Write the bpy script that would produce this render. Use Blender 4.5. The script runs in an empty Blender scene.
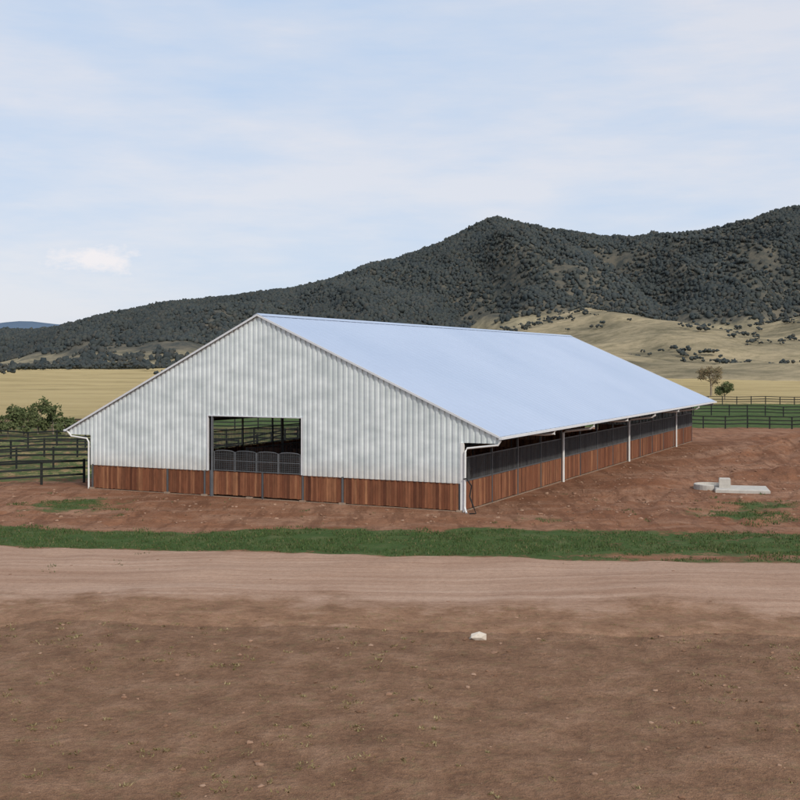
import bpy, math, random
import numpy as np
from mathutils import Vector
random.seed(7); rng=np.random.default_rng(7)
scene=bpy.context.scene
scene.view_settings.view_transform='Standard'; scene.view_settings.look='None'; scene.view_settings.exposure=0

# ---------------------------------------------------------------- noise
def _h(ix,iy,s):
    n=(ix.astype(np.int64)*374761393+iy.astype(np.int64)*668265263+s*974711)&0x7fffffff
    n=((n^(n>>13))*1274126177)&0x7fffffff
    return ((n^(n>>16))&0xffff)/65535.0
def vnoise(x,y,s=0):
    ix=np.floor(x);iy=np.floor(y);fx=x-ix;fy=y-iy
    fx=fx*fx*(3-2*fx);fy=fy*fy*(3-2*fy)
    a=_h(ix,iy,s);b=_h(ix+1,iy,s);c=_h(ix,iy+1,s);d=_h(ix+1,iy+1,s)
    return (a*(1-fx)+b*fx)*(1-fy)+(c*(1-fx)+d*fx)*fy
def fbm(x,y,o=4,s=0):
    x=np.asarray(x,float);y=np.asarray(y,float)
    t=0;a=.5;n=0
    for i in range(o):
        t=t+a*vnoise(x,y,s+i*17);n+=a;a*=.5;x=x*2.03+11.3;y=y*2.03+5.7
    return t/n
def sstep(a,b,x):
    t=np.clip((x-a)/(b-a),0,1);return t*t*(3-2*t)

# ---------------------------------------------------------------- mesh helpers
def np_mesh(name,V,F,mat=None,parent=None,smooth=False):
    V=np.asarray(V,np.float32);F=np.asarray(F,np.int32)
    me=bpy.data.meshes.new(name)
    me.vertices.add(len(V));me.vertices.foreach_set('co',V.ravel())
    k=F.shape[1]
    me.loops.add(F.size);me.loops.foreach_set('vertex_index',F.ravel())
    me.polygons.add(len(F))
    me.polygons.foreach_set('loop_start',np.arange(0,F.size,k,dtype=np.int32))
    me.polygons.foreach_set('loop_total',np.full(len(F),k,np.int32))
    me.polygons.foreach_set('use_smooth',np.full(len(F),smooth,bool))
    me.update(calc_edges=True);me.validate()
    ob=bpy.data.objects.new(name,me);scene.collection.objects.link(ob)
    if mat: me.materials.append(mat)
    if parent: ob.parent=parent
    return ob
def grid_faces(nr,nc,wrap=False):
    r=np.arange(nr-1)[:,None];c=np.arange(nc if wrap else nc-1)[None,:]
    c2=(c+1)%nc
    return np.stack([r*nc+c,r*nc+c2,(r+1)*nc+c2,(r+1)*nc+c],-1).reshape(-1,4)
def empty(name):
    e=bpy.data.objects.new(name,None);scene.collection.objects.link(e);e.empty_display_size=.5;return e

class Acc:
    def __init__(s): s.v=[];s.f=[]
    def box8(s,p):
        n=len(s.v);s.v+= [tuple(q) for q in p]
        s.f+=[(n,n+3,n+2,n+1),(n+4,n+5,n+6,n+7),(n,n+1,n+5,n+4),(n+1,n+2,n+6,n+5),(n+2,n+3,n+7,n+6),(n+3,n,n+4,n+7)]
    def tube(s,pts,r,k=8):
        pts=[Vector(p) for p in pts]; rr=r if isinstance(r,(list,tuple)) else [r]*len(pts)
        n=len(s.v)
        for i,p in enumerate(pts):
            d=(pts[min(i+1,len(pts)-1)]-pts[max(i-1,0)]).normalized()
            a=d.cross(Vector((0.31,0.2,1)) if abs(d.z)<.95 else Vector((1,.1,0))).normalized();b=d.cross(a)
            for j in range(k):
                t=2*math.pi*j/k;q=p+(a*math.cos(t)+b*math.sin(t))*rr[i];s.v.append(tuple(q))
        for i in range(len(pts)-1):
            for j in range(k):
                s.f.append((n+i*k+j,n+i*k+(j+1)%k,n+(i+1)*k+(j+1)%k,n+(i+1)*k+j))
    def make(s,name,mat,parent=None,smooth=False):
        return np_mesh(name,s.v,s.f,mat,parent,smooth)

# ---------------------------------------------------------------- materials
def newmat(name,col,rough=.8,metal=0.,spec=.3):
    m=bpy.data.materials.new(name);m.use_nodes=True
    nt=m.node_tree;b=nt.nodes['Principled BSDF']
    b.inputs['Base Color'].default_value=(*col,1);b.inputs['Roughness'].default_value=rough
    b.inputs['Metallic'].default_value=metal;b.inputs['Specular IOR Level'].default_value=spec
    return m,nt,b
def N(nt,t,**k):
    n=nt.nodes.new(t)
    for a,v in k.items(): setattr(n,a,v)
    return n
def noise(nt,vec,scale,detail=4,rough=.6):
    n=N(nt,'ShaderNodeTexNoise');n.inputs['Scale'].default_value=scale;n.inputs['Detail'].default_value=detail;n.inputs['Roughness'].default_value=rough
    if vec is not None: nt.links.new(vec,n.inputs['Vector'])
    return n.outputs['Fac']
def ramp(nt,fac,stops):
    r=N(nt,'ShaderNodeValToRGB');e=r.color_ramp.elements
    while len(e)<len(stops): e.new(.5)
    for i,(p,c) in enumerate(stops):
        e[i].position=p;e[i].color=(*c,1) if len(c)==3 else c
    nt.links.new(fac,r.inputs[0]);return r.outputs[0]
def mixc(nt,fac,a,b,mode='MIX'):
    m=N(nt,'ShaderNodeMix',data_type='RGBA',blend_type=mode)
    for s,v in ((0,fac),(6,a),(7,b)):
        if isinstance(v,(int,float)): m.inputs[s].default_value=v
        elif isinstance(v,tuple): m.inputs[s].default_value=(*v,1)
        else: nt.links.new(v,m.inputs[s])
    return m.outputs[2]
def math_(nt,op,a,b=None,clamp=False):
    m=N(nt,'ShaderNodeMath',operation=op,use_clamp=clamp)
    for i,v in enumerate((a,b)):
        if v is None: continue
        if isinstance(v,(int,float)): m.inputs[i].default_value=v
        else: nt.links.new(v,m.inputs[i])
    return m.outputs[0]
def bump(nt,b,h,strength,dist):
    n=N(nt,'ShaderNodeBump');n.inputs['Strength'].default_value=strength;n.inputs['Distance'].default_value=dist
    nt.links.new(h,n.inputs['Height']);nt.links.new(n.outputs[0],b.inputs['Normal'])
def pos(nt): return N(nt,'ShaderNodeNewGeometry').outputs['Position']
def mapped(nt,vec,scale=(1,1,1),rot=(0,0,0)):
    m=N(nt,'ShaderNodeMapping');m.inputs['Scale'].default_value=scale;m.inputs['Rotation'].default_value=rot
    nt.links.new(vec,m.inputs['Vector']);return m.outputs[0]
def island(nt): return N(nt,'ShaderNodeNewGeometry').outputs['Random Per Island']

def brown_col(nt,P,n1,n3):
    brown=ramp(nt,n1,[(.3,(.225,.125,.075)),(.5,(.32,.185,.112)),(.68,(.41,.25,.16))])
    brown=mixc(nt,.6,brown,ramp(nt,n3,[(.35,(.55,.52,.5)),(.65,(1,1,1))]),'MULTIPLY')
    n7=noise(nt,P,38,4,.8)
    brown=mixc(nt,.55,brown,ramp(nt,n7,[(.38,(.45,.42,.4)),(.55,(1,1,1)),(.68,(1.35,1.3,1.25))]),'MULTIPLY')
    n5=noise(nt,P,2.3,8,.78)
    return mixc(nt,math_(nt,'MULTIPLY',ramp(nt,n5,[(.53,(0,0,0)),(.64,(1,1,1))]),.4),brown,(.20,.165,.08))
def ground_mat():
    m,nt,b=newmat('ground_mat',(.3,.1,.05),.95,0,.1)
    P=pos(nt)
    at=N(nt,'ShaderNodeAttribute',attribute_name='zone');sep=N(nt,'ShaderNodeSeparateColor');nt.links.new(at.outputs['Color'],sep.inputs[0])
    n1=noise(nt,P,.9,6,.65);n2=noise(nt,P,.12,4);n3=noise(nt,P,6,5,.7);n4=noise(nt,P,25,3,.7)
    dirt=ramp(nt,n2,[(.3,(.25,.11,.058)),(.5,(.34,.165,.092)),(.7,(.43,.235,.145))])
    n6=noise(nt,mapped(nt,P,(.18,.5,.5),(0,0,.3)),1,6,.7)
    dirt=mixc(nt,math_(nt,'MULTIPLY',ramp(nt,n6,[(.46,(0,0,0)),(.6,(1,1,1))]),.65),dirt,(.46,.28,.185))
    n8=noise(nt,mapped(nt,P,(1.2,.16,1),(0,0,.455)),1.1,6,.7)
    dirt=mixc(nt,math_(nt,'MULTIPLY',ramp(nt,n8,[(.50,(0,0,0)),(.60,(1,1,1))]),.55),dirt,(.165,.077,.044))
    dirt=mixc(nt,math_(nt,'MULTIPLY',ramp(nt,n1,[(.45,(0,0,0)),(.65,(1,1,1))]),.5),dirt,(.20,.095,.055))
    dirt=mixc(nt,.55,dirt,ramp(nt,n3,[(.3,(.5,.46,.44)),(.7,(1.05,1.02,1.0))]),'MULTIPLY')
    col=mixc(nt,sep.outputs[2],dirt,brown_col(nt,P,n1,n3))
    dryc=ramp(nt,noise(nt,mapped(nt,P,(.02,.05,.05)),1,8,.65),[(.3,(.28,.22,.10)),(.5,(.44,.34,.165)),(.7,(.52,.41,.21))])
    dryf=ramp(nt,math_(nt,'ADD',sep.outputs[1],math_(nt,'MULTIPLY',math_(nt,'SUBTRACT',n2,.5),.8)),[(.42,(0,0,0)),(.58,(1,1,1))])
    col=mixc(nt,dryf,col,dryc)
    gc=ramp(nt,n1,[(.3,(.042,.08,.022)),(.5,(.07,.115,.034)),(.7,(.13,.145,.06))])
    gn=math_(nt,'ADD',math_(nt,'MULTIPLY',math_(nt,'SUBTRACT',n1,.5),1.5),math_(nt,'MULTIPLY',math_(nt,'SUBTRACT',n3,.5),.9))
    gf=ramp(nt,math_(nt,'ADD',sep.outputs[0],gn),[(.40,(0,0,0)),(.66,(1,1,1))])
    col=mixc(nt,gf,col,gc)
    nt.links.new(col,b.inputs['Base Color'])
    h=math_(nt,'ADD',math_(nt,'ADD',n3,math_(nt,'MULTIPLY',n4,.4)),math_(nt,'MULTIPLY',n1,2.0))
    bump(nt,b,h,.9,.16)
    return m
def road_mat():
    m,nt,b=newmat('road_mat',(.3,.2,.1),.95,0,.1)
    P=pos(nt);st=mapped(nt,P,(.035,1.1,1),(0,0,math.radians(6.5)))
    s=noise(nt,st,1.4,6,.7);n3=noise(nt,P,6,5,.7);n1=noise(nt,P,.9,6,.65);n2=noise(nt,P,.22,4);n4=noise(nt,P,30,3,.7)
    c=ramp(nt,s,[(.34,(.36,.225,.155)),(.5,(.45,.30,.215)),(.64,(.51,.355,.265))])
    c=mixc(nt,.5,c,ramp(nt,n2,[(.35,(.78,.72,.68)),(.65,(1.0,1,1))]),'MULTIPLY')
    c=mixc(nt,.5,c,ramp(nt,n3,[(.35,(.68,.66,.64)),(.62,(1,1,1))]),'MULTIPLY')
    c=mixc(nt,.4,c,ramp(nt,n4,[(.38,(.6,.58,.56)),(.55,(1,1,1))]),'MULTIPLY')
    at=N(nt,'ShaderNodeAttribute',attribute_name='wear').outputs['Fac']
    e=math_(nt,'ADD',at,math_(nt,'ADD',math_(nt,'MULTIPLY',math_(nt,'SUBTRACT',n2,.5),1.3),math_(nt,'MULTIPLY',math_(nt,'SUBTRACT',n1,.5),1.2)))
    f=ramp(nt,e,[(.22,(0,0,0)),(.70,(1,1,1))])
    c=mixc(nt,f,brown_col(nt,P,n1,n3),c)
    nt.links.new(c,b.inputs['Base Color'])
    bump(nt,b,math_(nt,'ADD',math_(nt,'ADD',n3,math_(nt,'MULTIPLY',n4,.4)),math_(nt,'MULTIPLY',s,1.0)),.6,.09)
    return m
def varmat(name,stops,rough=.8,metal=0,spec=.2,nscale=3,namt=.4,stretch=(1,1,1),bmp=0):
    m,nt,b=newmat(name,stops[0],rough,metal,spec)
    k=len(stops)
    c=ramp(nt,island(nt),[(i/(k-1),s) for i,s in enumerate(stops)])
    nn=noise(nt,mapped(nt,pos(nt),stretch),nscale,5,.65)
    c=mixc(nt,namt,c,ramp(nt,nn,[(.3,(.45,.45,.45)),(.7,(1.1,1.1,1.1))]),'MULTIPLY')
    nt.links.new(c,b.inputs['Base Color'])
    if bmp: bump(nt,b,nn,bmp,.02)
    return m
M_ground=ground_mat();M_road=road_mat()
M_wood=varmat('timber_boards',[(.095,.033,.018),(.26,.10,.048),(.15,.053,.027),(.38,.175,.085),(.20,.074,.037),(.30,.125,.062),(.12,.044,.023)],.75,0,.25,6,.65,(1,1,.25),.4)
def clad():
    m,nt,b=newmat('galvanised_cladding',(.6,.65,.66),.42,.25,.5)
    P=pos(nt);n=noise(nt,mapped(nt,P,(.9,.9,1.8),(0,math.radians(28),0)),1.0,3,.5);n2=noise(nt,mapped(nt,P,(3,3,.25)),1.2,4)
    c=ramp(nt,n,[(.30,(.60,.655,.655)),(.70,(.80,.85,.845))]);c=mixc(nt,.3,c,ramp(nt,n2,[(.3,(.72,.75,.74)),(.7,(1,1,1))]),'MULTIPLY')
    sx=N(nt,'ShaderNodeSeparateXYZ');nt.links.new(P,sx.inputs[0])
    d=ramp(nt,math_(nt,'SUBTRACT',math_(nt,'DIVIDE',sx.outputs[2],4.0),math_(nt,'MULTIPLY',n2,.15)),[(.26,(.35,.35,.35)),(.5,(0,0,0))])
    c=mixc(nt,d,c,(.5,.40,.32))
    nt.links.new(c,b.inputs['Base Color']);return m
M_clad=clad()
def roofm():
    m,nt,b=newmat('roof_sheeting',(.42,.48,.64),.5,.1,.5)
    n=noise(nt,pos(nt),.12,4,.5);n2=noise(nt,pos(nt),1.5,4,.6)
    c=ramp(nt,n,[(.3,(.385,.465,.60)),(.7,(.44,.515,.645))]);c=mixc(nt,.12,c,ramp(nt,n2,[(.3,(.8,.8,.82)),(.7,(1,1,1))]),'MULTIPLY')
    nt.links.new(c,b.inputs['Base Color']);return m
M_roof=roofm()
M_trim=varmat('pale_trim',[(.62,.64,.66),(.7,.71,.72)],.5,0,.4,2,.2)
M_white=varmat('white_pvc',[(.75,.75,.72),(.8,.8,.78)],.4,0,.4,2,.2)
M_steel=varmat('grey_steel',[(.10,.105,.11),(.15,.155,.16)],.55,.4,.4,3,.3)
M_bar=varmat('grille_bars',[(.11,.115,.12),(.19,.195,.20)],.55,.3,.4,3,.3)
M_black=varmat('black_hose',[(.015,.015,.015),(.02,.02,.02)],.6)
M_conc=varmat('concrete',[(.46,.43,.38),(.54,.51,.46)],.9,0,.2,4,.4)
M_foot=varmat('stained_footing',[(.30,.21,.15),(.36,.27,.2)],.95,0,.1,4,.5)
M_fence=varmat('dark_fence_paint',[(.012,.015,.014),(.03,.033,.03),(.02,.022,.02)],.8,0,.2,4,.3)
M_stone=varmat('stone',[(.16,.09,.055),(.27,.155,.1),(.38,.25,.175)],.95,0,.1,5,.4)
M_pale=varmat('pale_rock',[(.6,.52,.42),(.65,.58,.5)],.95,0,.1,8,.5)
M_grass=varmat('grass_blades',[(.042,.08,.022),(.065,.11,.032),(.10,.13,.048),(.06,.095,.03),(.20,.17,.085)],.8,0,.1,.7,.5)
M_dryg=varmat('dry_grass_blades',[(.25,.19,.09),(.17,.14,.06),(.36,.29,.16)],.8,0,.1,.7,.3)
M_forest=varmat('hazed_forest_foliage',[(.046,.058,.062),(.060,.071,.070),(.076,.083,.075),(.053,.064,.067),(.086,.084,.072)],.95,0,.05,.006,.5)  # leaf colours lightened towards blue-grey, aerial haze painted in
M_leaf=varmat('gum_leaves',[(.05,.07,.028),(.09,.11,.045),(.13,.145,.065)],.8,0,.1,1,.3)
M_leafdry=varmat('dry_leaves',[(.14,.10,.06),(.22,.17,.10),(.10,.10,.05)],.8,0,.1,1,.3)
M_bark=varmat('bark',[(.22,.18,.14),(.28,.23,.18)],.9,0,.1,4,.5)

# ---------------------------------------------------------------- camera
CH=7.2;FPX=1125.;HY=362.
cam=bpy.data.cameras.new('camera');co=bpy.data.objects.new('camera',cam);scene.collection.objects.link(co)
co.location=(0,0,CH);co.rotation_euler=(math.radians(90),0,0)
cam.sensor_width=36;cam.lens=36*FPX/800;cam.shift_y=(HY-400)/800;cam.clip_end=30000;cam.clip_start=.1
scene.camera=co

# ---------------------------------------------------------------- barn coordinate frame
dux,duy=-.898,.4395;dvx,dvy=.4395,.898;CX,CY=3.0,54.0
def B(u,v,z): return (CX+u*dux+v*dvx,CY+u*duy+v*dvy,z)
def uv_of(x,y): return (x-CX)*dux+(y-CY)*duy,(x-CX)*dvx+(y-CY)*dvy
def uf(px):
    r=(px-400)/FPX;return (CX-CY*r)/(.898+.4395*r)
def bbox(A,u0,u1,v0,v1,z0,z1):
    A.box8([B(u1,v0,z0),B(u0,v0,z0),B(u0,v1,z0),B(u1,v1,z0),B(u1,v0,z1),B(u0,v0,z1),B(u0,v1,z1),B(u1,v1,z1)])

# ---------------------------------------------------------------- terrain
def ground_h(x,y):
    u,v=uv_of(x,y)
    du=np.maximum(np.maximum(-u-1.0,u-24.5),0);dv=np.maximum(np.maximum(-v-1.0,v-54.5),0)
    m=sstep(0,5,np.hypot(du,dv));r=np.hypot(x,y)
    e=lambda cx,cy,rx,ry: np.exp(-(((x-cx)/rx)**2+((y-cy)/ry)**2))
    pad=1-sstep(1.8,3.6,np.hypot(x-18.6,y-63.2))      # levelled spot for the trough
    churn=sstep(47,52,y)*sstep(125,95,y)*(1-pad)
    h=m*((fbm(x/9,y/9,3,3)-.5)*.40*(1-pad)+(fbm(x/1.6,y/1.6,4,5)-.5)*(.16+.22*churn)*(1-.8*pad))
    bank=.6*e(13,66,4,2.0)+1.6*e(36,85,13,3.5)+1.2*e(31,73,6,2.5)+1.4*e(48,101,15,5)+.6*e(26,60.5,4,1.5)+.5*e(12,61,2.5,1.4)
    h=h+m*(1-pad)*bank*(.45+1.1*fbm(x/2.2,y/2.2,4,15))
    h=h-m*.10*churn*sstep(.60,.72,1-np.abs(2*fbm(u/1.6,v/9,3,19)-1))
    h=h+sstep(150,600,r)*(fbm(x/220,y/220,3,9)-.5)*7
    return h
th_f=np.radians(np.arange(-30,30.01,.1));th_b=np.radians(np.arange(31.5,329,2.5))
th=np.concatenate([th_f,th_b])
rad=np.concatenate([[.3,4,9],12*np.exp(np.arange(0,math.log(200/12),.008)),200*np.exp(np.arange(.01,math.log(45),.02)),[9000.]]);nr=len(rad)
R,T=np.meshgrid(rad,th,indexing='ij')
X=R*np.sin(T);Y=R*np.cos(T)
Z=ground_h(X,Y)
V=np.stack([X,Y,Z],-1).reshape(-1,3)
gf=grid_faces(nr,len(th),True)[:,::-1]
ground=np_mesh('ground',V,gf,M_ground,None,True)
def strip_top(x): return 48.0-.045*x+(fbm(x/4,x*0,4,31)-.5)*3.0
def road_top(x): return 41.9-.125*x+(fbm(x/6,x*0+3,3,33)-.5)*.9
def road_bot(x): return 30.0-.07*x+(fbm(x/3,x*0+9,4,35)-.5)*1.5
def zones(x,y):
    u,v=uv_of(x,y)
    inb=(u>-3)&(u<24)&(v>-3)&(v<55)
    g=.86*sstep(1.1,-1.1,y-strip_top(x))*sstep(-1.0,.6,y-road_top(x))
    g=g*np.where(x>8,.88,1.)
    g=g*(1-.55*np.exp(-((y-road_top(x)-1.0)/.8)**2)*sstep(4,10,x))
    e=lambda cx,cy,rx,ry,a: a*np.exp(-(((x-cx)/rx)**2+((y-cy)/ry)**2))
    g=np.maximum(g,e(-16.8,57.5,2.8,3.2,.76));g=np.maximum(g,e(16.2,53.5,2.9,3.0,.75));g=np.maximum(g,e(18.5,57.0,2.2,2.4,.72))
    g=np.maximum(g,e(-13,52.5,2,.8,.5));g=np.maximum(g,e(5.5,51.5,3,.8,.5))
    left=sstep(24.5,27,u)*sstep(63,70,y)*(x<20)
    g=np.maximum(g,left*.60*sstep(165,130,y))
    g=np.maximum(g,sstep(122,127,y)*sstep(205,185,y)*(x>-30)*.85)
    g=np.where(inb,0,g)
    d=np.where(x<10,sstep(125,160,y),sstep(180,205,y))
    d=np.maximum(d,.5*left)
    d=np.where(inb,0,d)
    br=sstep(43,38,y)
    return g,d,br
g,d,br=zones(V[:,0],V[:,1])
col=np.ones((len(V),4),np.float32);col[:,0]=g;col[:,1]=d;col[:,2]=br
a=ground.data.color_attributes.new('zone','FLOAT_COLOR','POINT');a.data.foreach_set('color',col.ravel())

# dirt road
xs=np.arange(-90,90,.3);nn=44
rt=road_top(xs);rb=road_bot(xs);t=np.linspace(0,1,nn)
RX=np.repeat(xs[:,None],nn,1);RY=rb[:,None]+(rt-rb)[:,None]*t[None]
edge=np.minimum(t,1-t)[None]*nn
RZ=ground_h(RX,RY)+.035*np.clip(edge,0,1)-.012
road=np_mesh('dirt_road',np.stack([RX,RY,RZ],-1).reshape(-1,3),grid_faces(len(xs),nn),M_road,None,True)
wear=np.repeat(np.minimum(sstep(.05,.62,t)*1.15,sstep(1.0,.93,t)*.9+.25)[None],len(xs),0)
a=road.data.attributes.new('wear','FLOAT','POINT');a.data.foreach_set('value',wear.ravel().astype(np.float32))

def blade_mesh(name,x,y,h,mat,lean=.5):
    n=len(x);z=ground_h(x,y)-.01;an=rng.uniform(0,6.28,n);lw=rng.uniform(.012,.03,n)
    ln=rng.uniform(-lean,lean,(n,2))*h[:,None]
    V=np.empty((n,3,3));V[:,0]=np.stack([x-np.cos(an)*lw,y-np.sin(an)*lw,z],-1);V[:,1]=np.stack([x+np.cos(an)*lw,y+np.sin(an)*lw,z],-1)
    V[:,2]=np.stack([x+ln[:,0],y+ln[:,1],z+h],-1)
    return np_mesh(name,V.reshape(-1,3),np.arange(n*3).reshape(-1,3),mat)
n=170000;x=rng.uniform(-32,32,n);y=rng.uniform(38,62,n)
g,_,_=zones(x,y);w=g+(fbm(x*.9,y*.9,3,71)-.5)*1.9;k=w>.58;x=x[k];y=y[k]
blade_mesh('grass',x,y,rng.uniform(.04,.11,len(x))*(.6+1.1*fbm(x/1.3,y/1.3,2,77)),M_grass)
nt_=1500;cx=rng.uniform(-20,20,nt_);cy=rng.uniform(15,36,nt_);k=fbm(cx/3,cy/3,3,79)>.5;cx=cx[k];cy=cy[k]
sp=rng.uniform(.02,.09,len(cx))
x=np.repeat(cx,16)+rng.normal(0,1,len(cx)*16)*np.repeat(sp,16);y=np.repeat(cy,16)+rng.normal(0,1,len(cx)*16)*np.repeat(sp,16)
k=y<road_bot(x)+3;x=x[k];y=y[k]
blade_mesh('dry_grass',x,y,rng.uniform(.02,.07,len(x)),M_dryg,1.2)

# icosahedron lumps
ph=(1+5**.5)/2
IV=np.array([(-1,ph,0),(1,ph,0),(-1,-ph,0),(1,-ph,0),(0,-1,ph),(0,1,ph),(0,-1,-ph),(0,1,-ph),(ph,0,-1),(ph,0,1),(-ph,0,-1),(-ph,0,1)])/math.sqrt(1+ph*ph)
IF=np.array([(0,11,5),(0,5,1),(0,1,7),(0,7,10),(0,10,11),(1,5,9),(5,11,4),(11,10,2),(10,7,6),(7,1,8),(3,9,4),(3,4,2),(3,2,6),(3,6,8),(3,8,9),(4,9,5),(2,4,11),(6,2,10),(8,6,7),(9,8,1)])
def lumps(name,P,S,mat,jit=.35,parent=None,smooth=False):
    n=len(P);an=rng.uniform(0,6.28,n);c,s=np.cos(an),np.sin(an)
    v=IV[None]*(1+rng.uniform(-jit,jit,(n,12,1)))
    v=np.stack([v[...,0]*c[:,None]-v[...,1]*s[:,None],v[...,0]*s[:,None]+v[...,1]*c[:,None],v[...,2]],-1)
    V=v*S[:,None,:]+P[:,None,:]
    F=IF[None]+np.arange(n)[:,None,None]*12
    return np_mesh(name,V.reshape(-1,3),F.reshape(-1,3),mat,parent,smooth)
n=16000
x=rng.uniform(-26,40,n);y=rng.uniform(15,95,n);k=(zones(x,y)[0]<.4)&(np.abs(x)<y*.5)
u,v=uv_of(x,y);k&=~((u>-.6)&(v>-.6))
road_in=(y<road_top(x))&(y>road_bot(x)+2);k&=(~road_in)|(rng.random(n)<.25)
x=x[k];y=y[k];n=len(x);s=.008+.035*rng.random(n)**6*1.5+.006*rng.random(n)+np.where(y>50,.06*rng.random(n)**3,0)
lumps('gravel',np.stack([x,y,ground_h(x,y)+s*.2],-1),np.stack([s*1.2,s,s*.6],-1),M_stone)
zr=float(ground_h(np.array([2.]),np.array([29.]))[0])
lumps('rock',np.array([[2.02,29.0,.07+zr]]),np.array([[.24,.16,.15]]),M_pale,.25)

# ---------------------------------------------------------------- mountains
def mcurve(xs_px,ys_px,D):
    X=(np.array(xs_px)-400)/FPX*D;H=(HY-np.array(ys_px))/FPX*D+CH
    return X,H
MD=1900
mx,mh=mcurve([-500,-300,-120,0,60,110,150,190,230,265,300,350,400,440,480,497,530,570,610,650,700,750,800,900,1050,1300],
             [345,340,336,332,328,317,303,299,298,292,285,272,258,243,222,216,224,232,238,237,229,219,207,197,216,273],MD)
def mount_h(x,y):
    H=np.interp(x,mx,mh)
    ry=MD
    foot=1230+(fbm(x/260,x*0+7,3,43)-.5)*260
    t=(y-foot)/(ry-foot)
    up=np.clip(t,-.4,1);prof=np.where(up<0,up*.35,np.abs(up)**1.15)
    back=1-sstep(0,1,(y-ry)/900)*1.1
    h=H*prof*np.where(y>ry,back,1)
    amp=np.clip(t,0,1)*np.clip(1.02-t,0,1)*4
    rid=1-np.abs(2*fbm(x/230+ (y/900),y/520,4,47)-1)*2
    h=h+amp*(rid-.55)*H*.38+(fbm(x/60,y/60,3,53)-.5)*12*np.clip(t,0,1)
    return h-3
gx=np.arange(-1900,2100,11.);gy=np.arange(900,2900,11.)
GX,GY=np.meshgrid(gx,gy,indexing='ij')
def mtn_mat():
    m,nt,b=newmat('mountain_scrub',(.06,.06,.05),.95,0,.05)
    P=pos(nt);n1=noise(nt,P,.004,5,.6);n2=noise(nt,P,.05,6,.75)
    at=N(nt,'ShaderNodeAttribute',attribute_name='open');o=at.outputs['Fac']
    dark=ramp(nt,n2,[(.38,(.05,.058,.055)),(.62,(.14,.125,.095))])
    tan=ramp(nt,n2,[(.38,(.17,.15,.10)),(.62,(.34,.29,.185))])
    f=ramp(nt,math_(nt,'ADD',o,math_(nt,'MULTIPLY',math_(nt,'SUBTRACT',n1,.5),1.2)),[(.42,(0,0,0)),(.66,(1,1,1))])
    nt.links.new(mixc(nt,f,dark,tan),b.inputs['Base Color']);return m
mt=np_mesh('mountain',np.stack([GX,GY,mount_h(GX,GY)],-1).reshape(-1,3),grid_faces(len(gx),len(gy))[:,::-1],mtn_mat(),None,True)
def openness(x,y,z):
    H=np.interp(x,mx,mh);rel=z/H
    return .62*sstep(.42,.08,rel)+.45*sstep(.50,.08,rel)*(x>100)
zz=mount_h(GX,GY)
a=mt.data.attributes.new('open','FLOAT','POINT');a.data.foreach_set('value',openness(GX,GY,zz).ravel().astype(np.float32))
n=230000
x=rng.uniform(-1300,1300,n);y=rng.uniform(1150,1960,n);z=mount_h(x,y)
k=(z>-2)&(np.abs(x)<y*.42+60)
dens=1-openness(x,y,z)*1.1+(fbm(x/60,y/60,4,61)-.5)*1.9+(fbm(x/300,y/200,2,63)-.5)*.9
k&=dens>rng.uniform(.2,1.25,n)
x=x[k];y=y[k];z=z[k];n=len(x);s=rng.uniform(1.3,3.4,n)+1.2*rng.random(n)**4
lumps('forest',np.stack([x,y,z+s*.5],-1),np.stack([s,s,s*rng.uniform(.8,1.4,n)],-1),M_forest,.4,None,True)

# far range, its blue is distance haze put into the base colour
D2=5200
fx,fh=mcurve([-900,-300,-60,0,30,60,90,130,200,300,900],[350,340,328,323,320,323,322,328,335,345,352],D2)
gx=np.arange(-6500,2500,60.);gy=np.arange(4300,6800,60.);GX,GY=np.meshgrid(gx,gy,indexing='ij')
FH=np.interp(GX,fx,fh)*np.clip((1-np.abs(GY-D2)/900),-.2,1)+(fbm(GX/300,GY/300,4,81)-.5)*30-6
Mfar=varmat('haze_blue_range',[(.12,.17,.24),(.12,.17,.24)],.95,0,0,.002,.3)
np_mesh('distant_hill',np.stack([GX,GY,FH],-1).reshape(-1,3),grid_faces(len(gx),len(gy))[:,::-1],Mfar,None,True)

# dry-grass foothills on the right
HD=900
hx,hh=mcurve([330,420,480,530,560,585,605,640,680,720,760,800,900,1100],[362,350,330,322,315,308,311,320,329,331,325,317,305,330],HD)
def hill_h(x,y):
    H=np.interp(x,hx,hh)
    t=(y-330)/(HD-330)
    prof=np.clip(t,-.1,1);prof=np.where(prof>0,np.abs(prof)**1.5*(1.35-.35*prof),prof)
    back=1-sstep(0,1,(y-HD)/420)*1.15
    h=H*prof*np.where(y>HD,back,1)*sstep(-60,120,x)
    rid=fbm(x/90+y/400,y/170,4,91)-.5
    return h+rid*H*.85*np.clip(t,0,1)*np.clip(1.08-t,0,1)*2.2-4*sstep(40,-60,x)-2.5*sstep(.12,0,t)-1.0
gx=np.arange(-80,900,5.);gy=np.arange(300,1400,5.);GX,GY=np.meshgrid(gx,gy,indexing='ij')
def hill_mat():
    m,nt,b=newmat('dry_grass_hill',(.4,.3,.15),.95,0,.05)
    P=pos(nt);n1=noise(nt,P,.014,7,.7);n2=noise(nt,P,.12,7,.8)
    c=ramp(nt,n1,[(.38,(.18,.155,.10)),(.5,(.31,.255,.16)),(.62,(.41,.33,.205))])
    c=mixc(nt,.75,c,ramp(nt,n2,[(.38,(.5,.53,.5)),(.58,(1,1,1))]),'MULTIPLY')
    nt.links.new(c,b.inputs['Base Color']);return m
np_mesh('hill',np.stack([GX,GY,hill_h(GX,GY)],-1).reshape(-1,3),grid_faces(len(gx),len(gy))[:,::-1],hill_mat(),None,True)
P=[];S=[]
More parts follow.
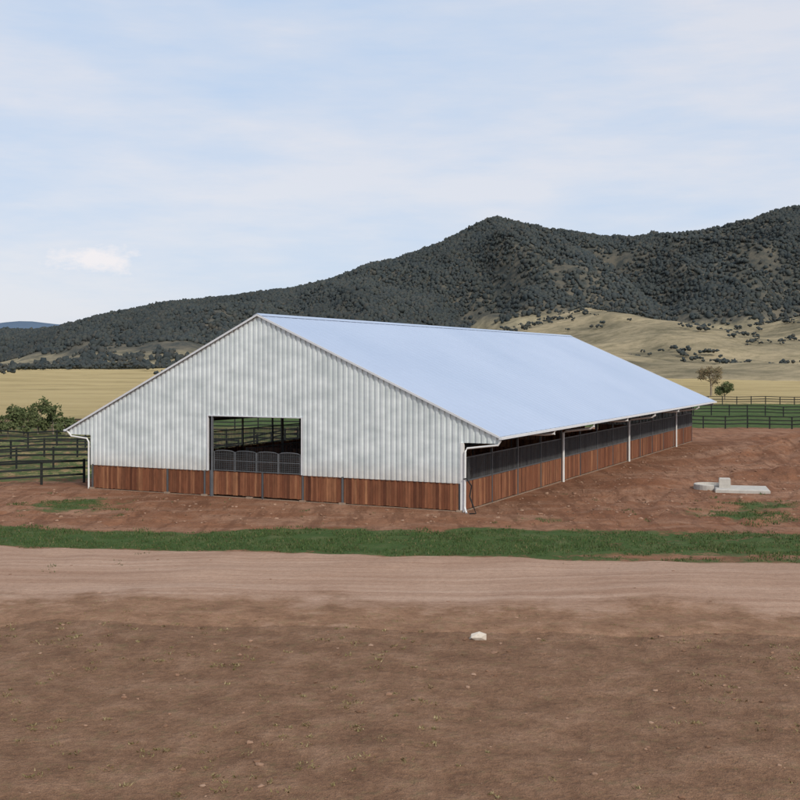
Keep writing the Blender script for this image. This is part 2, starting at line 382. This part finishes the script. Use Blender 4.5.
def clumps(x,y,z,s,k=5):
    for i in range(k):
        o=rng.normal(0,.55,(len(x),3))*s[:,None]
        q=s*rng.uniform(.35,.65,len(x))
        P.append(np.stack([x+o[:,0],y+o[:,1],z+s*.8+np.abs(o[:,2])*.6],-1));S.append(np.stack([q,q,q*.8],-1))
n=8000;x=rng.uniform(40,620,n);y=rng.uniform(480,1150,n)
cl=fbm(x/40,y/70,4,101)+.28*sstep(600,900,y)-.02
k=cl>rng.uniform(.54,.92,n);x=x[k];y=y[k];s=rng.uniform(.8,2.4,len(x));clumps(x,y,hill_h(x,y),s)
n=6000;x=rng.uniform(-560,60,n);y=rng.uniform(620,1230,n)
cl=fbm(x/60,y/110,3,103)+.27*sstep(820,1200,y)
k=cl>rng.uniform(.6,.85,n);x=x[k];y=y[k];s=rng.uniform(1.4,3.4,len(x));clumps(x,y,ground_h(x,y),s)
lumps('distant_trees',np.concatenate(P),np.concatenate(S),M_forest,.4,None,True)

# ---------------------------------------------------------------- barn
barn=empty('barn')
UR=11.6;ZR=9.7;UE0=-1.96;ZE0=3.67;UE1=24.6;ZE1=3.35;L=53.3;W=22.9
def ztop(u): return ZE0+(u-UE0)*(ZR-ZE0)/(UR-UE0) if u<=UR else ZE1+(UE1-u)*(ZR-ZE1)/(UE1-UR)
OL,OR_=uf(209),uf(302);WT=1.38
def gable(v0,out,name,op=True):
    per=.30;brk=[(0,0),(.36,0),(.46,1),(.9,1),(1.,0)]
    us=[]
    k=int((UE1-UE0)/per)+1
    for i in range(k):
        for f,o in brk[:-1]: us.append((UE0+.05+(i+f)*per,o*.055))
    extra=[0,W,UR]+([OR_,OL] if op else [])
    arr=np.array(us);arr=arr[arr[:,0]<UE1-.05]
    for e in extra:
        o=np.interp(e,arr[:,0],arr[:,1]);arr=np.vstack([arr,[e,o]]);arr=arr[np.argsort(arr[:,0])]
    V=[];F=[]
    for i in range(len(arr)-1):
        (a,oa),(b,ob)=arr[i],arr[i+1];m=(a+b)/2
        if m<0: zb=ZE0-.34
        elif m>W: zb=ZE1-.3
        elif op and OR_<m<OL: zb=4.3
        else: zb=WT-.02
        n=len(V);V+=[B(a,v0+out*oa,zb),B(b,v0+out*ob,zb),B(b,v0+out*ob,ztop(b)-.03),B(a,v0+out*oa,ztop(a)-.03)]
        F.append((n,n+1,n+2,n+3))
    return np_mesh(name,V,F,M_clad,barn)
gable(-.03,-1,'gable_cladding');gable(L+.03,1,'rear_gable_cladding')
def roof(ua,ub,name):
    per=.76;vs=[]
    v=-.16
    while v<L+.25:
        vs+=[(v,0),(v+.62,0),(v+.65,.012),(v+.71,.012)];v+=per
    V=[]
    us=np.linspace(ua,ub,9)
    for (v,o) in vs:
        for u in us: V.append(B(u,v,ztop(min(max(u,UE0),UE1))+o))
    np_mesh(name,V,grid_faces(len(vs),9),M_roof,barn)
    A=Acc()
    va,vb=-.14,vs[-1][0]-.02
    A.box8([B(ua,va,ztop(ua)-.06),B(ub,va,ztop(ub)-.06),B(ub,vb,ztop(ub)-.06),B(ua,vb,ztop(ua)-.06),B(ua,va,ztop(ua)-.01),B(ub,va,ztop(ub)-.01),B(ub,vb,ztop(ub)-.01),B(ua,vb,ztop(ua)-.01)])
    A.make(name+'_lining',M_steel,barn)
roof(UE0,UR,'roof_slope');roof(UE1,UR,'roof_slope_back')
A=Acc()
def sloped(A,ua,ub,v0,v1,lo,hi):
    A.box8([B(ua,v0,ztop(ua)+lo),B(ub,v0,ztop(ub)+lo),B(ub,v1,ztop(ub)+lo),B(ua,v1,ztop(ua)+lo),B(ua,v0,ztop(ua)+hi),B(ub,v0,ztop(ub)+hi),B(ub,v1,ztop(ub)+hi),B(ua,v1,ztop(ua)+hi)])
sloped(A,UE0-.0,UR,-.20,-.165,-.085,.025);sloped(A,UR+.001,UE1,-.20,-.165,-.085,.025)
sloped(A,UE0,UR,L+.6,L+.64,-.1,.03)
bbox(A,UE0-.16,UE0-.005,-.25,L+.55,ZE0-.13,ZE0-.01)
bbox(A,UE1+.005,UE1+.16,-.25,L+.55,ZE1-.13,ZE1-.01)
bbox(A,OR_-.07,OR_+.0,-.10,.02,WT,4.3);bbox(A,OL,OL+.07,-.10,.02,WT,4.3);bbox(A,OR_-.07,OL+.07,-.10,.02,4.3,4.36)
A.make('trim_and_gutters',M_trim,barn)
A=Acc()
A.box8([B(UR-.25,-.2,ztop(UR-.25)+.03),B(UR,-.2,ZR+.04),B(UR,L+.6,ZR+.04),B(UR-.25,L+.6,ztop(UR-.25)+.03),B(UR-.25,-.2,ztop(UR-.25)+.045),B(UR,-.2,ZR+.06),B(UR,L+.6,ZR+.06),B(UR-.25,L+.6,ztop(UR-.25)+.045)])
A.box8([B(UR,-.2,ZR+.04),B(UR+.25,-.2,ztop(UR+.25)+.03),B(UR+.25,L+.6,ztop(UR+.25)+.03),B(UR,L+.6,ZR+.04),B(UR,-.2,ZR+.06),B(UR+.25,-.2,ztop(UR+.25)+.045),B(UR+.25,L+.6,ztop(UR+.25)+.045),B(UR,L+.6,ZR+.06)])
A.make('ridge_capping',M_roof,barn)
A=Acc()
def boards_u(u0,u1,v,z0,z1,w=.15):
    u=u0
    while u<u1-.03:
        e=min(u+w-.010,u1);j=random.uniform(-.008,.008);bbox(A,u,e,v-.02+j,v+.015+j,z0+random.uniform(-.01,.02),z1+random.uniform(-.012,.004));u+=w
def boards_v(v0,v1,u,z0,z1,w=.15):
    v=v0
    while v<v1-.03:
        e=min(v+w-.010,v1);j=random.uniform(-.008,.008);bbox(A,u-.02+j,u+.015+j,v,e,z0+random.uniform(-.01,.02),z1+random.uniform(-.012,.004));v+=w
fp=[W-.12,uf(168)]+[OL+.25,OL-.15,uf(263),OR_-.08,uf(343),.12]
for i in range(len(fp)-1):
    boards_u(fp[i+1]+.08,fp[i]-.05,0,.06 if i not in(3,4) else .12,WT)
NB=14;bay=L/NB
for side_u in (0.,W):
    for i in range(NB): boards_v(i*bay+.08,(i+1)*bay-.05,side_u,.08,1.42)
boards_u(.2,8.7,L,.1,WT);boards_u(15,22.7,L,.1,WT)
for su in (8.9,14.9):
    for i in range(1,13): boards_v(i*bay+.06,(i+1)*bay-.06,su,.12,1.36)
for i in range(1,14):
    if i%2==0:
        boards_u(.2,8.7,i*bay,.1,1.36);boards_u(15.1,22.7,i*bay,.1,1.36)
A.make('timber_wall_boards',M_wood,barn)
A=Acc()
for u in fp: bbox(A,u-.04,u+.05,-.06,.04,0,WT+.02)
for i in range(NB+1):
    vo=.12 if i==0 else (-.12 if i==NB else 0)
    for su in (0.,W): bbox(A,su-.05,su+.05,i*bay-.05+vo,i*bay+.05+vo,0,ztop(su)-.08)
    for su in (8.9,14.9): bbox(A,su-.06,su+.06,i*bay-.04+vo,i*bay+.04+vo,0,(ztop(su)-.1) if i%2==0 else 2.35)
    if i%2==0: 
        sloped(A,.1,UR,i*bay-.06+vo,i*bay+.06+vo,-.36,-.075);sloped(A,UR+.001,W-.1,i*bay-.06+vo,i*bay+.06+vo,-.36,-.075)
        sloped(A,UE0+.1,-.1,i*bay-.04+vo,i*bay+.04+vo,-.2,-.075)
for k in range(1,9):
    for (a,b) in ((UE0,UR),(UR,UE1)):
        u=a+(b-a)*k/9;bbox(A,u-.03,u+.03,.03,L,ztop(u)-.20-.02,ztop(u)-.075-.02)
for su in (0.,W): 
    bbox(A,su-.03,su+.03,.03,L,1.43,1.49);bbox(A,su-.03,su+.03,.03,L,2.55,2.61);bbox(A,su-.05,su+.05,.03,L,3.3,3.5)
for su in (8.9,14.9):
    bbox(A,su-.03,su+.03,bay,L-bay,1.37,1.42);bbox(A,su-.03,su+.03,bay,L-bay,2.25,2.31)
A.make('steel_frame',M_steel,barn)
A=Acc()
for su in (0.,W):
    v=.1
    while v<L: bbox(A,su-.011,su+.011,v-.011,v+.011,1.49,2.55);v+=.12
for su in (8.9,14.9):
    v=bay
    while v<L-bay: bbox(A,su-.012,su+.012,v-.012,v+.012,1.42,2.25);v+=.18
A.make('stall_grilles',M_bar,barn)
A=Acc();AB=Acc()
gu=np.linspace(OL-.35,OR_+.05,5)
arch=lambda t: 2.42+.07*math.sin(math.pi*t)**.6
for i in range(4):
    a,b=gu[i],gu[i+1];lo,hi=min(a,b)+.03,max(a,b)-.03
    pts=[B(lo,-.05,WT)]+[B(lo+(hi-lo)*t,-.05,arch(t)) for t in np.linspace(0,1,9)]+[B(hi,-.05,WT)]
    A.tube(pts,.024,6);A.tube([B(lo,-.05,1.42),B(hi,-.05,1.42)],.024,6);A.tube([B(lo,-.05,1.95),B(hi,-.05,1.95)],.016,6)
    m=int((hi-lo)/.075)
    for k in range(1,m):
        t=k/m;u=lo+(hi-lo)*t;AB.tube([B(u,-.05,1.42),B(u,-.05,arch(t))],.010,4)
    for k in range(1,9):
        AB.tube([B(lo,-.05,1.42+k*.11),B(hi,-.05,1.42+k*.11)],.008,4)
bbox(A,OL-.30,OL-.2,-.1,0,0,4.3)
A.make('gate_frames',varmat('galv_frame',[(.13,.14,.15),(.18,.19,.2)],.5,.3),barn);AB.make('gate_mesh',M_steel,barn)
A=Acc()
bbox(A,-.10,.06,-.12,.02,0,ZE0-.34)
def dpipe(v,r=.055):
    A.tube([B(UE0-.08,v,ZE0-.13),B(UE0-.08,v,ZE0-.28),B(UE0+.15,v,ZE0-.42),B(-.32,v,3.05),B(-.15,v,2.95),B(-.15,v,0.0)],r,8)
for v in (15.2,30.6,46.2): dpipe(v,.075)
for v in (7.8,23.,38.4): A.tube([B(UE0-.08,v,ZE0-.13),B(UE0-.08,v,ZE0-.3),B(UE0+.5,v,ZE0-.36),B(-.1,v,ZE0-.36)],.07,8)
A.tube([B(UE0-.05,-.1,ZE0-.15),B(UE0+.1,-.1,ZE0-.4),B(-.28,-.1,ZE0-.6),B(-.22,-.18,ZE0-.75),B(-.2,-.18,.25),B(-.42,-.5,.02)],.05,8)
A.tube([B(UE1,-.1,ZE1-.12),B(UE1-.3,-.1,ZE1-.4),B(W+.25,-.1,ZE1-.5),B(W+.12,-.1,ZE1-.7),B(W+.12,-.1,0)],.05,8)
A.make('downpipes',M_white,barn)
A=Acc();A.tube([B(-.15,-.2,1.6),B(-.3,-.25,1.65),B(-.55,-.2,1.3),B(-.5,-.3,.8),B(-.75,-.45,.35),B(-.9,-.5,.05),B(-.6,-.6,.02)],.036,6)
A.make('black_drain_hose',M_black,barn)
A=Acc()
for u in (W-.1,uf(168),OL+.25,uf(250),OR_-.08,uf(343),.1): bbox(A,u-.16,u+.16,-.16,.16,-.1,.09)
bbox(A,.2,W-.2,-.05,.07,-.1,.03);bbox(A,-.05,.08,.2,L,-.1,.05)
A.make('concrete_footings',M_foot,barn)
# ---------------------------------------------------------------- fences
def fence(pts,h=1.35,sp=2.4,rails=3):
    A=Acc()
    for i in range(len(pts)-1):
        p=Vector(pts[i]);q=Vector(pts[i+1]);Lg=(q-p).length;n=max(1,round(Lg/sp));d=(q-p)/n;dn=d.normalized();nm=Vector((-dn.y,dn.x))
        prev=None
        for k in range(n+1):
            c=p+d*k;z=float(ground_h(np.array([c.x]),np.array([c.y]))[0]);s=.065;hh=h+random.uniform(.02,.10)
            cs=[c-dn*s-nm*s,c+dn*s-nm*s,c+dn*s+nm*s,c-dn*s+nm*s]
            A.box8([(a.x,a.y,z-.2) for a in cs]+[(a.x,a.y,z+hh) for a in cs])
            if prev is not None:
                for r in range(rails):
                    zz=h*(.98-.3*r)
                    o=nm*-.085;t=nm*.022
                    a,b=prev[0]+o,c+o
                    A.box8([(a.x-t.x,a.y-t.y,prev[1]+zz-.06),(b.x-t.x,b.y-t.y,z+zz-.06),(b.x+t.x,b.y+t.y,z+zz-.06),(a.x+t.x,a.y+t.y,prev[1]+zz-.06),
                            (a.x-t.x,a.y-t.y,prev[1]+zz+.06),(b.x-t.x,b.y-t.y,z+zz+.06),(b.x+t.x,b.y+t.y,z+zz+.06),(a.x+t.x,a.y+t.y,prev[1]+zz+.06)])
            prev=(c,z)
    return A.make('fence',M_fence)
fence([(-36,57),(-18.9,67.3)])
fence([(-48,68),(-16.5,77.5)])
fence([(-60,79),(-12.5,87)])
fence([(-70,92),(-8,99)])
fence([(-90,112),(2,120)])
fence([(-34,58.4),(-52,112)])
fence([(-17,78),(-9,99)])
fence([(31,124),(100,119)])
fence([(30,152),(120,146)])
fence([(38,192),(150,184)])
fence([(66,121),(82,190)])

# ---------------------------------------------------------------- trees and shrubs
def tree(name,x,y,h,w,seed,leaf,dense=900,ls=.22,trunk=.3):
    r=random.Random(seed);z0=float(ground_h(np.array([x]),np.array([y]))[0])
    e=empty(name);A=Acc();tips=[]
    top=Vector((x+r.uniform(-.1,.1)*h,y,z0+h*.62))
    mid=Vector((x+r.uniform(-.04,.04)*h,y,z0+h*.3))
    A.tube([(x,y,z0-.1),mid,top],[h*.032,h*.024,h*.008],7)
    for i in range(9):
        t=trunk+r.random()*(1-trunk);b=Vector((x,y,z0)).lerp(top,t) if t<.5 else mid.lerp(top,(t-.3)/.7)
        an=r.uniform(0,6.28);l=w*.5*r.uniform(.5,1);en=b+Vector((math.cos(an)*l,math.sin(an)*l,h*r.uniform(.08,.34)))
        m=(b+en)/2+Vector((0,0,-h*.02));A.tube([b,m,en],[h*.011,h*.008,h*.003],5);tips.append((en,l))
        for j in range(2):
            e2=m.lerp(en,.5)+Vector((r.uniform(-1,1),r.uniform(-1,1),r.uniform(.1,1)))*w*.18;A.tube([m,e2],[h*.006,h*.002],4);tips.append((e2,l*.7))
    tips.append((top+Vector((0,0,h*.18)),w*.3))
    A.make('trunk_and_limbs',M_bark,e,True)
    V=[];F=[]
    for (c,l) in tips:
        cr=w*r.uniform(.10,.2)
        for k in range(dense//len(tips)):
            d=Vector((r.gauss(0,1),r.gauss(0,1),r.gauss(0,.7)));d=d.normalized()*cr*(r.random()**.4)
            p=c+d;a=Vector((r.uniform(-1,1),r.uniform(-1,1),r.uniform(-1,1))).normalized();b=a.orthogonal().normalized()
            s=ls*r.uniform(.5,1.2);n=len(V);V+=[tuple(p-a*s),tuple(p+b*s*.5),tuple(p+a*s),tuple(p-b*s*.5)];F.append((n,n+1,n+2,n+3))
    np_mesh('foliage',V,F,leaf,e)
def at(px,base): 
    d=CH*FPX/(base-HY);return (px-400)/FPX*d,d
x,y=at(711,396);tree('eucalyptus_tree',x,y,7.4,5.2,3,M_leafdry,1200,.26,.25)
x,y=at(725,400);tree('eucalyptus_tree',x,y,3.2,3.4,4,M_leaf,1100,.25,.2)
for i,(px,b,hh,w) in enumerate([(8,437,2.3,2.5),(24,436,3.0,2.8),(38,434,3.5,3.0),(53,434,2.9,2.7),(66,436,2.0,2.3)]):
    x,y=at(px,b);tree('shrub',x,y,hh,w,10+i,M_leaf,1200,.16,.12)

# ---------------------------------------------------------------- concrete trough on the right
tr=empty('water_trough');x0,y0=18.9,62.8;z0=float(ground_h(np.array([x0]),np.array([y0]))[0])
def disc(A,cx,cy,rx,ry,z0,z1,k=28,hole=None):
    n=len(A.v)
    rs=[(rx,z0),(rx,z1-.03),(rx-.04,z1)]+([(hole,z1),(hole-.03,z1-.18),(0.01,z1-.18)] if hole else [(0.01,z1)])
    for (r,z) in rs:
        for j in range(k):
            t=2*math.pi*j/k;A.v.append((cx+math.cos(t)*r,cy+math.sin(t)*r*ry/rx,z))
    for i in range(len(rs)-1):
        for j in range(k): A.f.append((n+i*k+j,n+i*k+(j+1)%k,n+(i+1)*k+(j+1)%k,n+(i+1)*k+j))
def slab(A,cx,cy,lx,ly,z0,z1,rot,bev=.05):
    c,s=math.cos(rot),math.sin(rot);n=len(A.v)
    for (z,i) in ((z0,0),(z1-bev,0),(z1,bev)):
        for (a,b) in ((-1,-1),(1,-1),(1,1),(-1,1)):
            px,py=a*(lx/2-i),b*(ly/2-i);A.v.append((cx+px*c-py*s,cy+px*s+py*c,z))
    for k in range(2):
        for j in range(4): A.f.append((n+k*4+j,n+k*4+(j+1)%4,n+k*4+4+(j+1)%4,n+k*4+4+j))
    A.f.append((n+8,n+9,n+10,n+11))
A=Acc();slab(A,x0+.15,y0,2.9,2.3,z0-.3,z0+.20,-.22);A.make('slab',M_conc,tr)
A=Acc();disc(A,x0-1.35,y0+1.1,.85,.85,z0-.3,z0+.30,hole=.7);A.make('trough_ring',M_conc,tr)
A=Acc();slab(A,x0-.75,y0+.1,.62,.5,z0+.18,z0+.72,-.22,.04);A.make('float_valve_box',M_conc,tr)

# ---------------------------------------------------------------- light
sd=Vector((.46,-.8,0)).normalized();el=math.radians(36)
S=Vector((sd.x*math.cos(el),sd.y*math.cos(el),math.sin(el)))
sl=bpy.data.lights.new('sun','SUN');so=bpy.data.objects.new('sun',sl);scene.collection.objects.link(so)
sl.energy=2.6;sl.angle=math.radians(3);sl.color=(1,.93,.83);so.rotation_euler=S.to_track_quat('Z','Y').to_euler()
w=bpy.data.worlds.new('World');scene.world=w;w.use_nodes=True;nt=w.node_tree;nt.nodes.clear()
out=N(nt,'ShaderNodeOutputWorld');bg=N(nt,'ShaderNodeBackground');nt.links.new(bg.outputs[0],out.inputs[0])
sky=N(nt,'ShaderNodeTexSky');sky.sky_type='NISHITA';sky.sun_disc=False;sky.sun_elevation=el;sky.sun_rotation=math.atan2(sd.x,sd.y)
sky.altitude=300;sky.air_density=1.0;sky.dust_density=1.5
tc=N(nt,'ShaderNodeTexCoord').outputs['Generated']
n1=noise(nt,mapped(nt,tc,(1.4,1.4,6)),1.8,5,.5);n2=noise(nt,mapped(nt,tc,(1.5,1.5,8),(0,math.radians(8),0)),4.5,6,.62)
f=math_(nt,'ADD',math_(nt,'ADD',n1,math_(nt,'MULTIPLY',n2,.5)),-.06)
cc=ramp(nt,f,[(.48,(.575,.705,.905)),(.66,(.675,.755,.895)),(.82,(.79,.81,.885))])
cc=mixc(nt,1.0,cc,(10.,10.,10.),'MULTIPLY')
c=mixc(nt,.86,sky.outputs[0],cc)
vm=N(nt,'ShaderNodeVectorMath',operation='SUBTRACT');nt.links.new(tc,vm.inputs[0]);vm.inputs[1].default_value=(-.262,.962,.0873)
mp=mapped(nt,vm.outputs[0],(1/.042,1/.2,1/.0125));ln=N(nt,'ShaderNodeVectorMath',operation='LENGTH');nt.links.new(mp,ln.inputs[0])
nz=noise(nt,mapped(nt,tc,(1,1,2)),45,5,.6)
cf=ramp(nt,math_(nt,'ADD',ln.outputs['Value'],math_(nt,'MULTIPLY',math_(nt,'SUBTRACT',nz,.5),2.2)),[(.35,(1,1,1)),(.95,(0,0,0))])
c=mixc(nt,math_(nt,'MULTIPLY',cf,.8),c,(9.4,8.9,8.9))
nt.links.new(c,bg.inputs[0]);bg.inputs[1].default_value=.1
